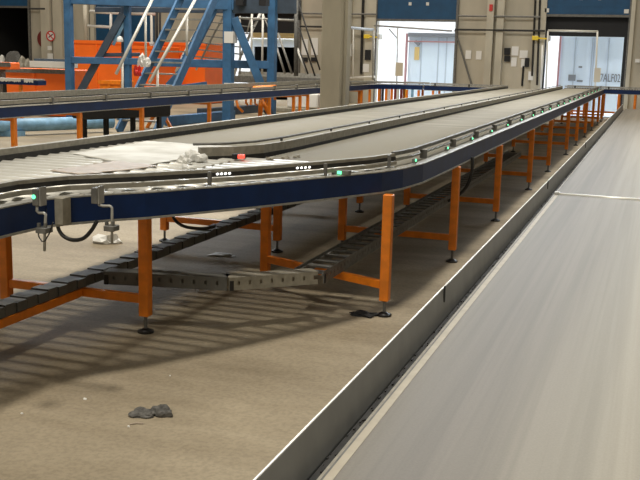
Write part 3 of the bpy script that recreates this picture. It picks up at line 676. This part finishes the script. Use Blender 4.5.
for k in range(420):
    y = 1.6+rnd.random()**1.6*18; s = rnd.uniform(.0015, .006)
    x = rnd.uniform(-.895, -.864); z = .345
    gr.box((x-s*.6, y-s*1.6, z), (x+s*.6, y+s*1.6, z+s*1.3))
gd = gr.build('debris', M['dark']); tag(gd, 'loose dirt and crumbs lodged in the gap beside the belt', 'debris'); gd['kind'] = 'stuff'
for i, (y, dz) in enumerate(((3.05, .03), (5.15, .05), (9.2, .03))):
    pass
# guard joint clips
for y in (4.55, 9.25, 14.2): MB().box((-.911-o.x, y-o.y, .43), (-.905-o.x, y+.02-o.y, .51)).build('joint_clip', M['dark'], C)

# ================================================================== SECOND CONVEYOR (behind) with curve and cross lane
D = thing('roller_conveyor', (-7.85, 7.5, 0), 'second roller conveyor running parallel behind the main one, in front of the blue steelwork', 'conveyor')
o = Vector(D.location); ys0 = 7.4
cc = (-6.35, 25.3)
path = [(-7.42, ys0), (-7.42, 25.3)]
rail(D, path)
rail(D, [(-8.30, ys0), (-8.30, 25.3)], inward=-1)
rollers(D, lambda y: (-8.24, -7.48), frange(7.45, 25.2, .075), .885, .027, 'dust', cap=60, n=8)
guard(D, [(-7.47, ys0), (-7.47, 25.3)], zb=.935, zt=.99, th=.03)
guard(D, [(-8.25, ys0), (-8.25, 25.3)], zb=.94, zt=1.03, th=.04)
for y in frange(8.2, 25, 1.3): MB().box((-7.50-o.x, y-o.y, .90), (-7.44-o.x, y+.03-o.y, 1.005)).build('guide_bracket', M['galvd'], D)
for y in (8.2, 9.98, 11.42, 13.12, 15.5, 18.3, 19.7, 20.1, 20.6, 22.3, 24.8):
    make_leg(D, -7.45-o.x, y-o.y, top=.778); MB().bar((-7.45-o.x, y-o.y, .76), (-8.27-o.x, y-o.y, .76), .05, .05).build('top_crossbar', M['orange'], D)
# curve
E = thing('curved_conveyor', (-7.0, 26.0, 0), 'curved conveyor piece turning from the second conveyor into the cross lane right of the pillar', 'conveyor')
o = Vector(E.location); cc = (-6.2, 25.3); cin = arc(cc, 1.22, 180, 90); cout = arc(cc, 2.10, 180, 90)
def sw(poly, o0, o1, z0, z1): return MB().sweep(loc(E, poly), rect(o0, o1, z0, z1))
sw(cin, 0, .05, .79, .91).build('side_rail', M['navy'], E); sw(cout, -.05, 0, .79, .91).build('side_rail', M['navy'], E)
sw(cin, .05, .86, .84, .90).build('curve_deck', M['galv'], E)
sw(cin, .03, .05, .93, .96).sw if False else sw(cin, .03, .05, .95, .98).build('guide_rail', M['galv'], E); sw(cout, -.05, -.02, .95, .985).build('guide_rail', M['galv'], E)
for a_ in (170, 150, 130, 110, 95):
    for rr in (1.25, 2.05):
        make_leg(E, cc[0]+rr*math.cos(R(a_))-o.x, cc[1]+rr*math.sin(R(a_))-o.y, top=.778)
        MB().tube([(cc[0]+(rr+.02)*math.cos(R(a_))-o.x, cc[1]+(rr+.02)*math.sin(R(a_))-o.y, .9), (cc[0]+(rr+.02)*math.cos(R(a_))-o.x, cc[1]+(rr+.02)*math.sin(R(a_))-o.y, .98)], .012, 6).build('guide_bracket', M['galv'], E)
def cross(x0, x1, y0, y1, label, legx, roll='dust', z1=.91):
    t = thing('roller_conveyor', ((x0+x1)/2, y0, 0), label, 'conveyor'); o = Vector(t.location)
    rail(t, [(x1, y0), (x0, y0)], inward=-1) if False else rail(t, [(x0, y0), (x1, y0)], inward=1)
    rail(t, [(x0, y1), (x1, y1)], inward=-1)
    m = MB(); x = x0+.05
    for k in range(99):
        if x > x1-.03: break
        MB().tube([(x-o.x, .06, .885), (x-o.x, y1-y0-.06, .885)], .027, 8).build('roller', M[roll], t, smooth=True); x += max(.075, (x1-x0)/98)
    for yy, th in ((.03, .03), (y1-y0-.03, .03)):
        MB().box((x0-o.x, yy-.012, .945), (x1-o.x, yy+.012, .975)).build('guide_rail', M['galv'], t)
    x = x0+.3
    while x < x1:
        MB().box((x-o.x-.02, .0, .88), (x-o.x+.02, .02, .985)).build('guide_bracket', M['dark'], t); x += .95
    for x in legx:
        for yy in (.03, y1-y0-.03): make_leg(t, x-o.x, yy, top=.778)
        MB().bar((x-o.x, .03, .2), (x-o.x, y1-y0-.03, .2), .04, .05).build('crossbar', M['orange'], t)
    MB().bar((legx[0]-o.x, .03, .25), (legx[-1]-o.x, .03, .25), .03, .05).build('long_bar', M['orange'], t)
    return t
cross(-6.15, -4.03, 26.52, 27.40, 'cross conveyor running past the middle dock door to the main conveyor', [-5.9, -5.2, -4.5])
cross(-2.6, 3.5, 29.35, 30.3, 'far cross conveyor with dark blue rail running right at the end of the main conveyor', [-2.4, -2.0, -1.5, -1.05, -.6, -.1, .5, 1.2, 2.0, 2.8])
# goods seen under the curved conveyor: rolled red, dark and yellow items standing behind it
cols = ['red', 'dark', 'orange', 'white', 'red', 'dred', 'white', 'dred', 'yellow', 'lblue']
nm = ('red', 'dark grey', 'orange', 'white', 'bright red', 'dark red', 'pale', 'maroon', 'yellow', 'light blue')
for i, px in enumerate((379, 382.5, 386, 388.5, 391.5, 395, 397.5, 401, 404.5, 412)):
    p = at(px, 100, 30.0); t = thing('storage_roll', (p.x, 30.0, 0), nm[i]+' upright roll on the floor behind the cross conveyor by the middle dock door', 'roll')
    MB().disc((0, 0, 0), .045, .72+.03*(i % 3), 12).build('roll_body', M[cols[i]], t); MB().disc((0, 0, .72+.03*(i % 3)), .025, .03, 10).build('roll_core', M['beige'], t)

# ================================================================== BLUE STEELWORK on the left
Z = thing('steel_platform', (at(150, 100, 20.8).x, 20.8, 0), 'blue painted steel platform frame with braced columns left of the pillar', 'platform')
zo = Vector(Z.location)
def zp(px, py, Y): return at(px, py, Y)-zo
Yl, Yr, Yq = 20.0, 21.3, 21.9
def col(px, Y, w, top, name='column', m='mezz', z0=0, d=None):
    p = at(px, 60, Y); d = d or w
    return MB().box((p.x-w/2-zo.x, Y-d/2-zo.y, z0), (p.x+w/2-zo.x, Y+d/2-zo.y, top)).build(name, M[m], Z, bevel=.01)
ZT = 3.4
col(69.5, Yl, .17, ZT); col(228.5, Yr, .22, ZT); col(272, Yq, .19, ZT)
col(128, 20.6, .14, ZT); col(123.2, 20.75, .07, ZT, m='mezzd')
for px, Y in ((69.5, Yl), (228.5, Yr), (272, Yq), (128, 20.6)):
    p = at(px, 60, Y); MB().box((p.x-.2-zo.x, Y-.2-zo.y, 0), (p.x+.2-zo.x, Y+.2-zo.y, .03)).build('base_plate', M['mezz'], Z)
# bands of white tape on the thick column
for y0, y1 in ((31.5, 43), (83, 89)):
    a = at(228.5, y1, Yr-.12); b = at(228.5, y0, Yr-.12); MB().box((a.x-.118-zo.x, Yr-.118-zo.y, a.z), (a.x+.118-zo.x, Yr+.118-zo.y, b.z)).build('white_band', M['white'], Z)
def br(p, Yp, q, Yq_, w, h, name='brace', m='mezz'): return MB().bar(zp(*p, Yp), zp(*q, Yq_), w, h).build(name, M[m], Z, bevel=.006)
def hb(p, Yp, q, Yq_, hgt, name, m='mezz', w=.14): return MB().bar(zp(*p, Yp), zp(*q, Yq_), w, hgt).build(name, M[m], Z, bevel=.008)
hb((70, 60), Yl, (139, 61.5), 20.7, .16, 'middle_beam'); hb((140, 62), 20.7, (272, 65), Yq, .19, 'middle_beam')
hb((66, -1.5), Yl, (234, 5), Yr, .24, 'top_beam'); hb((66, -2), Yl+3, (234, 3), Yr+3, .24, 'top_beam', 'mezzd')
hb((95, 9.5), 20.6, (240, 11), 22.9, .12, 'under_beam', 'mezzd', .1)
hb((232, 3.5), Yr, (296, 4.5), Yq+.4, .44, 'top_beam', 'mezzd', .12)
for px in (243, 266): 
    q = zp(px, 2.5, Yr+.1); MB().box((q.x-.09, q.y-.22, q.z-.08), (q.x+.09, q.y-.0, q.z+.10)).build('beam_pocket', M['black'], Z)
br((78, 96), 20.2, (123, 14), 20.5, .10, .17, m='mezzd'); br((113, 45), 20.5, (127, 18), 20.6, .05, .07, m='lblue')
br((186, 62), 21.2, (219, -4), 21.2, .08, .26); br((234, 18), Yr, (263, 90), Yr+.3, .08, .20)
br((263, 98), 21.6, (274, 122), 21.8, .08, .14, m='mezzd')
br((207, 84), 21.1, (176, 88), 20.9, .06, .12, m='mezz')
hb((100, 55), 20.4, (140, 54.5), 20.8, .09, 'shelf_beam', 'mezzd')
hb((60, 139), 19.0, (62, 139), 19.1, .05, 'pad', 'mezzd') if False else None
br((168, 86), 20.9, (188, 64), 21.1, .07, .16)
# stairs
S = thing('staircase', (at(150, 92, 18.4).x, 18.4, 0), 'steep blue steel staircase with pale tube handrails in front of the platform', 'staircase'); so = Vector(S.location)
def sp(px, py, Y): return at(px, py, Y)-so
X1 = at(137, 92, 18.0).x; ya, za = 18.0, at(137, 92, 18.0).z
# left stringer in the plane x = X1, the right one .95 m further right
def onx(x, y, X): dd = ray(x, y); return Vector((0, 0, H))+dd*(X/dd.x)
l0 = onx(137, 92, X1); l1 = onx(180, 0, X1); d = (l1-l0); base = l0-d*(l0.z/d.z); top = l0+d*((3.0-l0.z)/d.z); W = .85
for dx, nme in ((0, 'stringer'), (W, 'stringer')):
    MB().bar(base+Vector((dx, 0, .0))-so, top+Vector((dx, 0, 0))-so, .05, .22).build(nme, M['mezz'], S)
n = 12
for k in range(n):
    z = .24+k*.235; tt = (z-base.z)/(top.z-base.z); p = base.lerp(top, tt)-so
    MB().box((.03, p.y-.11, z-.02-so.z), (W-.03, p.y+.11, z+.012-so.z)).build('tread', M['galv'], S).location.x += p.x
for dx, pts in ((0, ((118, 70), (152, 0))), (W, ((152, 78), (195, 0)))):
    a = onx(*pts[0], X1+dx); b = onx(*pts[1], X1+dx); dd = b-a
    MB().tube([a-dd*.05-so, b+dd*.35-so], .032, 10).build('handrail', M['tube'], S, smooth=True)
    for f_ in (.12, .8):
        p = a.lerp(b, f_); zz = base.z+(top.z-base.z)*((p.y-base.y)/(top.y-base.y)); MB().tube([p-so, Vector((p.x, p.y, max(.05, zz)))-so], .026, 8).build('handrail_post', M['tube'], S, smooth=True)
t = frame_thing('staircase', 'second steel stair seen behind the first, white edged, under the platform', 'staircase', [('stringer', [(176, 72), (183, 56), (206, 14), (212, 2)], .045, 'white'), ('stringer', [(232, 80), (245, 45), (263, 8)], .04, 'white'), ('handrail', [(196, 70), (214, 34), (232, 2)], .03, 'tube')], 24.5)
o = Vector(t.location)
for k in range(8):
    a_ = at(180+k*3.7, 62-k*6.8, 24.4)-o; b_ = at(236+k*3.0, 68-k*6.8, 24.4)-o
    MB().bar(a_, b_, .2, .03).build('tread', M['galvd'], t)
# railing at the right of the platform: vertical stiles, pale tubes and long dark rods to the right
t = frame_thing('railing', 'pale steel tube railing between the platform columns and the pillar', 'railing', [
    ('post', [(252, 14), (251, 74)], .03, 'tube'), ('post', [(263, 14), (262, 74)], .03, 'tube'), ('post', [(240, 16), (240, 74)], .025, 'galv'), ('post', [(296.5, -6), (296, 76)], .06, 'galvd'), ('post', [(300, -6), (299.5, 20)], .035, 'dark'),
    ('rail_bar', [(238, 18), (296, 20.5)], .03, 'galv'), ('brace', [(247, 33), (252, 14)], .02, 'galv'), ('brace', [(278, 33), (292, 74)], .03, 'galv'), ('brace', [(263, 14), (270, 32)], .02, 'galv'), ('brace', [(297, 48), (307, 74)], .035, 'tube'), ('brace', [(276, 45), (285, 74)], .03, 'galv')], 23.5)
t = frame_thing('stay_rods', 'pair of long dark stay rods slanting down beside the pillar', 'rods', [('rod', [(299, 5), (320, 70)], .022, 'dark'), ('rod', [(299, 28), (315, 76)], .022, 'dark'), ('rod', [(300, 52), (308, 74)], .022, 'dark')], 23.2)
t = frame_thing('shutter_frame', 'white tubular grid in front of the blue shutter behind the steelwork', 'frame', [('post', [(111, 13), (110.5, 46)], .05, 'white'), ('rail_bar', [(88, 26), (112, 27)], .05, 'white'), ('rail_bar', [(90, 11.5), (122, 13)], .06, 'white'), ('rail_bar', [(130, 13), (156, 13.5)], .07, 'white'), ('rail_bar', [(130, 43.5), (154, 44)], .07, 'white'), ('hook', [(122, 10), (123, 18)], .05, 'white'), ('post', [(151.5, 10), (152, 90)], .05, 'tube'), ('post', [(85, 5), (86, 42)], .07, 'post'), ('post', [(157, 12), (157, 60)], .04, 'dark'), ('post', [(160, 12), (160, 60)], .04, 'dark')], 30)

# orange equipment behind
def block(name, px0, py0, px1, py1, Y, depth, m, label, cat, zbase=None, extra=None):
    a = at(px0, py1, Y); b = at(px1, py0, Y); z0 = a.z if zbase is None else zbase
    t = thing(name, ((a.x+b.x)/2, Y+depth/2, z0 if z0 > .3 else 0), label, cat); o = Vector(t.location)
    MB().box((a.x-o.x, Y-o.y, z0-o.z), (b.x-o.x, Y+depth-o.y, b.z-o.z)).build('body', M[m], t, bevel=.02)
    w = b.x-a.x; MB().box((a.x-o.x-.03, Y-o.y-.04, b.z-o.z-.10), (b.x-o.x+.03, Y-o.y, b.z-o.z)).build('rim', M[extra or m], t)
    nr = max(2, int(w/1.1))
    for k in range(1, nr): MB().box((a.x-o.x+w*k/nr-.03, Y-o.y-.03, z0-o.z+.05), (a.x-o.x+w*k/nr+.03, Y-o.y, b.z-o.z-.11)).build('rib', M[m], t)
    return t, o, a, b
block('guard_housing', 4, 70, 66, 110, 20.3, 1.0, 'orangep', 'long low orange machine housing at the left behind the second conveyor', 'machine housing', zbase=0.02, extra='galvd')
block('skip', 74, 41, 121, 110, 26.5, 1.8, 'orangep', 'tall orange steel skip behind the left blue column', 'skip', zbase=.02)
block('skip', 129, 46, 152, 110, 26.5, 1.8, 'orangep', 'narrow orange skip behind the foot of the blue staircase', 'skip', zbase=.02)
block('skip', 158, 43, 205, 110, 28.6, 1.8, 'orangep', 'wide orange skip seen through the stair treads', 'skip', zbase=.02)
block('cabinet', 100, 81, 120, 112, 24.0, .8, 'orange', 'darker orange cabinet low in front of the tall skip', 'cabinet', zbase=.02)
t, o, a, b = block('panel_machine', -8, 62.5, 9.5, 69, 19.0, .4, 'orangep', 'orange beam end jutting in at the left edge above the torn film', 'machine', extra='galvd')
MB().box((a.x+.05-o.x, 19.1-o.y, -o.z), (a.x+.15-o.x, 19.3-o.y, a.z-o.z)).build('leg', M['galvd'], t)
a = at(29, 66, 20.1); b = at(66, 62, 20.1)
tag(MB().box((a.x, 20.12, a.z-.02), (b.x, 20.6, b.z)).build('cover_panel', M['white']), 'white cover panel along the top of the orange housing at left', 'panel')
a = at(29, 61.8, 20.1); b = at(66, 59.5, 20.1)
tag(MB().box((a.x, 20.3, a.z+.005), (b.x, 20.6, b.z)).build('cable_duct', M['mezzd']), 'dark blue duct lying on the white panel above the orange housing', 'duct')
# short infeed stub with torn film
Yf = 18.0; a = at(-12, 83.5, Yf); b = at(38, 78.5, Yf); I = thing('feed_table', ((a.x+b.x)/2, Yf, 0), 'short feed table with dark blue edge and torn white film at far left', 'feed table'); o = Vector(I.location)
MB().box((a.x-o.x, 0, a.z), (b.x-o.x, .30, a.z+.10)).build('edge_rail', M['navy'], I); MB().box((a.x-o.x, .0, a.z+.101), (b.x-o.x-.04, .30, a.z+.13)).build('table_top', M['guide'], I)
for px in (19, 3):
    p = at(px, 85, Yf); MB().box((p.x-o.x-.03, .03, 0), (p.x-o.x+.03, .09, a.z)).build('leg', M['orange' if px != 3 else 'dark'], I)
rnd = random.Random(12)
for i, (px, wd) in enumerate(((4, .16), (12, .10), (17, .08), (28, .12))):
    p = at(px, 77.5, Yf-.02); mb = MB(); n = 8
    vs = []
    for k in range(n+1): vs += [(p.x-wd+2*wd*k/n, Yf-.004-.002*rnd.random(), a.z+.13), (p.x-wd+2*wd*k/n, Yf-.004-.002*rnd.random(), a.z+.13-rnd.uniform(.05, .085))]
    m_ = len(vs); vs += [(x, y+.003, z) for x, y, z in vs]; fs = [(2*k, 2*k+1, 2*k+3, 2*k+2) for k in range(n)]+[(m_+2*k, m_+2*k+2, m_+2*k+3, m_+2*k+1) for k in range(n)]
    tag(mb.add(vs, fs).build('torn_film', M['white']), ('leftmost', 'second', 'third', 'rightmost')[i]+' flap of torn white film from the left on the feed table edge', 'film')
# white rag / helmet and red items near the stairs
lump('white_bag', at(143, 67, 17.6), (.12, .1, .15), M['paper'], 'white sack hanging at the foot of the stair handrail', 'sack', 51)
lump('red_bag', at(137.5, 76, 17.5), (.07, .06, .13), M['red'], 'red sack hanging behind the white sack at the stairs', 'sack', 52)
p = at(120, 42, 20.2); lump('helmet', p, (.075, .08, .10), M['white'], 'white helmet on the blue post above the middle beam', 'helmet', 53, amp=.03)
# blue tube lying on the floor behind the second conveyor, on saddle blocks
a = fl(-14, 137, 0); b = fl(112, 132, 0)
Pp = thing('steel_tube', (a.x, a.y, 0), 'thick pale blue steel tube lying on saddles on the floor beyond the second conveyor', 'steel tube'); d = (b-a).normalized(); o = Vector(Pp.location)
MB().tube([Vector((0, 0, .20)), (b-a)+Vector((0, 0, .20))], .125, 20).build('tube', M['lblue'], Pp, smooth=True)
for px in (33,):
    q = fl(px, 139, 0)-o; k = (q.x*d.x+q.y*d.y); c_ = d*k; MB().box((c_.x-.16, c_.y-.2, 0), (c_.x+.16, c_.y+.14, .10)).build('saddle', M['lblue'], Pp)
# more blue base beams
for px0, py0, px1, py1, m, lb in ((168, 126, 232, 119, 'mezz', 'blue base beam on the floor in front of the thick column'), (200, 117, 262, 112, 'mezzd', 'dark blue base beam on the floor right of the thick column')):
    a = fl(px0, py0); b = fl(px1, py1); tag(MB().bar(a+Vector((0, 0, .11)), b+Vector((0, 0, .11)), .2, .22).build('base_beam', M[m], bevel=.01), lb, 'beam')
# dark machine under the platform
p = fl(80, 142); q = fl(163, 137)
t = thing('drive_unit', ((p.x+q.x)/2, (p.y+q.y)/2+.3, 0), 'low black machine on dark legs in shade beneath the platform', 'machine'); o = Vector(t.location); dd = (q-p).normalized(); Lw = (q-p).length
MB().bar(p+Vector((0, 0, .58))-o, q+Vector((0, 0, .58))-o, .5, .34).build('housing', M['black'], t, bevel=.03)
for f_ in (.05, .3, .62, .95):
    c_ = p.lerp(q, f_)-o; MB().box((c_.x-.03, c_.y-.05, 0), (c_.x+.03, c_.y+.05, .41)).build('leg', M['black'], t)
p = fl(147, 128); t = thing('orange_trestle', (p.x, p.y, 0), 'small dark orange trestle in front of the black machine', 'trestle'); MB().bar((0, 0, 0), (.3, 0, .5), .06, .06).build('leg', M['orange'], t); MB().bar((.6, 0, 0), (.3, 0, .5), .06, .06).build('leg', M['orange'], t)
# orange fence frame and trestle between column and pillar
Yf = 20.6
t = frame_thing('orange_rack', 'orange rack with hanging hooks between the blue columns', 'rack', [('rail_bar', [(234, 90.5), (276, 88)], .07, 'orange')]+[('hook', [(x, 89), (x, 103), (x+2, 105)], .025, 'orange') for x in (246, 255, 266)]+[('post', [(234, 90), (238, 107), (243, 112)], .03, 'orange'), ('post', [(274, 87), (275, 100)], .03, 'orange')], 19.3)
t = frame_thing('trestle', 'orange a-shaped trestle under the second conveyor near the thick column', 'trestle', [('leg', [(261, 100), (260, 118)], .05, 'orange'), ('leg', [(261.5, 100), (271, 117.5)], .045, 'orange')], 18.6)
# pale wheeled cart under the conveyor by the pillar
p = fl(292, 116); t = thing('pallet_cart', (p.x, p.y, 0), 'dark cart with pale rolls seen under the second conveyor left of the pillar', 'cart')
MB().box((-.9, 0, .10), (.5, .7, .22)).build('deck', M['guide'], t, bevel=.02); MB().box((-.2, .1, .23), (.7, .7, .62)).build('pale_load', M['paper'], t, bevel=.03)
for xx in (-.75, .35):
    MB().tube([(xx, -.02, .09), (xx, .06, .09)], .08, 14).build('wheel', M['rubber'], t)
# grey lower conveyor behind, at right of the thick column
t = thing('roller_conveyor', (at(265, 76, 27).x, 27, 0), 'third grey conveyor far back between the blue columns and the pillar', 'conveyor'); o = Vector(t.location)
a = at(226, 80, 27); b = at(322, 82, 27); a.z = b.z = .85
MB().box((a.x-o.x, 0, .80), (b.x-o.x, .04, 1.0)).build('side_rail', M['galvd'], t); MB().box((a.x-o.x, .04, .90), (b.x-o.x, .9, .95)).build('deck', M['guide'], t); MB().box((a.x-o.x, .9, .80), (b.x-o.x, .94, 1.12)).build('side_rail', M['galv'], t)
for k in range(5):
    x = a.x-o.x+.1+(b.x-a.x-.2)*k/4; MB().box((x-.03, .0, 0), (x+.03, .06, .8)).build('leg', M['orange'], t)
# small objects on the guide rails at right of the far end
# ================================================================== light
w = bpy.data.worlds.new('world'); scn.world = w; w.use_nodes = True
bg = w.node_tree.nodes['Background']; bg.inputs[0].default_value = (1, .97, .90, 1); bg.inputs[1].default_value = .15
def lamp(kind, name, loc_, rot, energy, color=(1, 1, 1), **k):
    l = bpy.data.lights.new(name, kind); l.energy = energy; l.color = color
    for a_, b_ in k.items(): setattr(l, a_, b_)
    o = bpy.data.objects.new(name, l); COL.objects.link(o); o.location = loc_; o.rotation_euler = rot; return o
lamp('SUN', 'roof_light', (0, 0, 20), (R(0), R(0), 0), 2.7, (1, .93, .81), angle=R(7))
lamp('AREA', 'yard_daylight', (-12, 50, 14), (R(-38), 0, 0), 24000, (.86, .93, 1), shape='RECTANGLE', size=45, size_y=10)
lamp('SPOT', 'hall_lamp', (-6.5, 9.0, 9), (0, 0, 0), 2300, (1, .95, .85), spot_size=R(70), spot_blend=1, shadow_soft_size=.3)
lamp('AREA', 'fill_light', (-3, -8, 9), (R(55), 0, 0), 750, (1, .94, .82), shape='RECTANGLE', size=6, size_y=4)  # added fill behind and above the camera, brightens faces turned towards it
lamp('AREA', 'fill_light', (-9, 17, 10), (R(40), 0, 0), 1500, (1, .94, .84), shape='RECTANGLE', size=18, size_y=3)  # added fill over the hall, aimed towards the back wall

PL = dict(notice_sheet='notices and posters on the back wall', control_box='control boxes on the back wall', storage_roll='upright rolls behind the cross conveyor',
          roller_conveyor='roller conveyors of the hall', truck_trailer='trailers docked outside the doors', cable='black cables hanging under the conveyor', conduit='conduits on the back wall',
          cable_tray='cable trays under the conveyor', litter_chip='tiny chips on the floor', foam_waste='foam waste on the rollers', torn_film='torn film on the feed table',
          wrapped_bundle='wrapped heaps in the far left door', skip='orange skips behind the platform', sensor_bracket='sensor brackets on the near rail', rag='charcoal rags on the floor',
          clipboard='clipboards by the dock doors', switch_box='white switch boxes', dock_lamp='yellow dock arms', door_barrier='door barriers', paper_scrap='pale scraps on the floor',
          base_beam='blue base beams', staircase='stairs at the platform', cable_duct='cable ducts')
for ob in COL.objects:
    b_ = ob.name.split('.')[0]
    if ob.parent is None and 'label' in ob and 'group' not in ob and b_ in PL: ob['group'] = PL[b_]
vs = scn.view_settings; scn.display_settings.display_device = 'sRGB'
vs.view_transform = 'Standard'; vs.look = 'None'; vs.exposure = 0; vs.gamma = 1; vs.use_curve_mapping = False
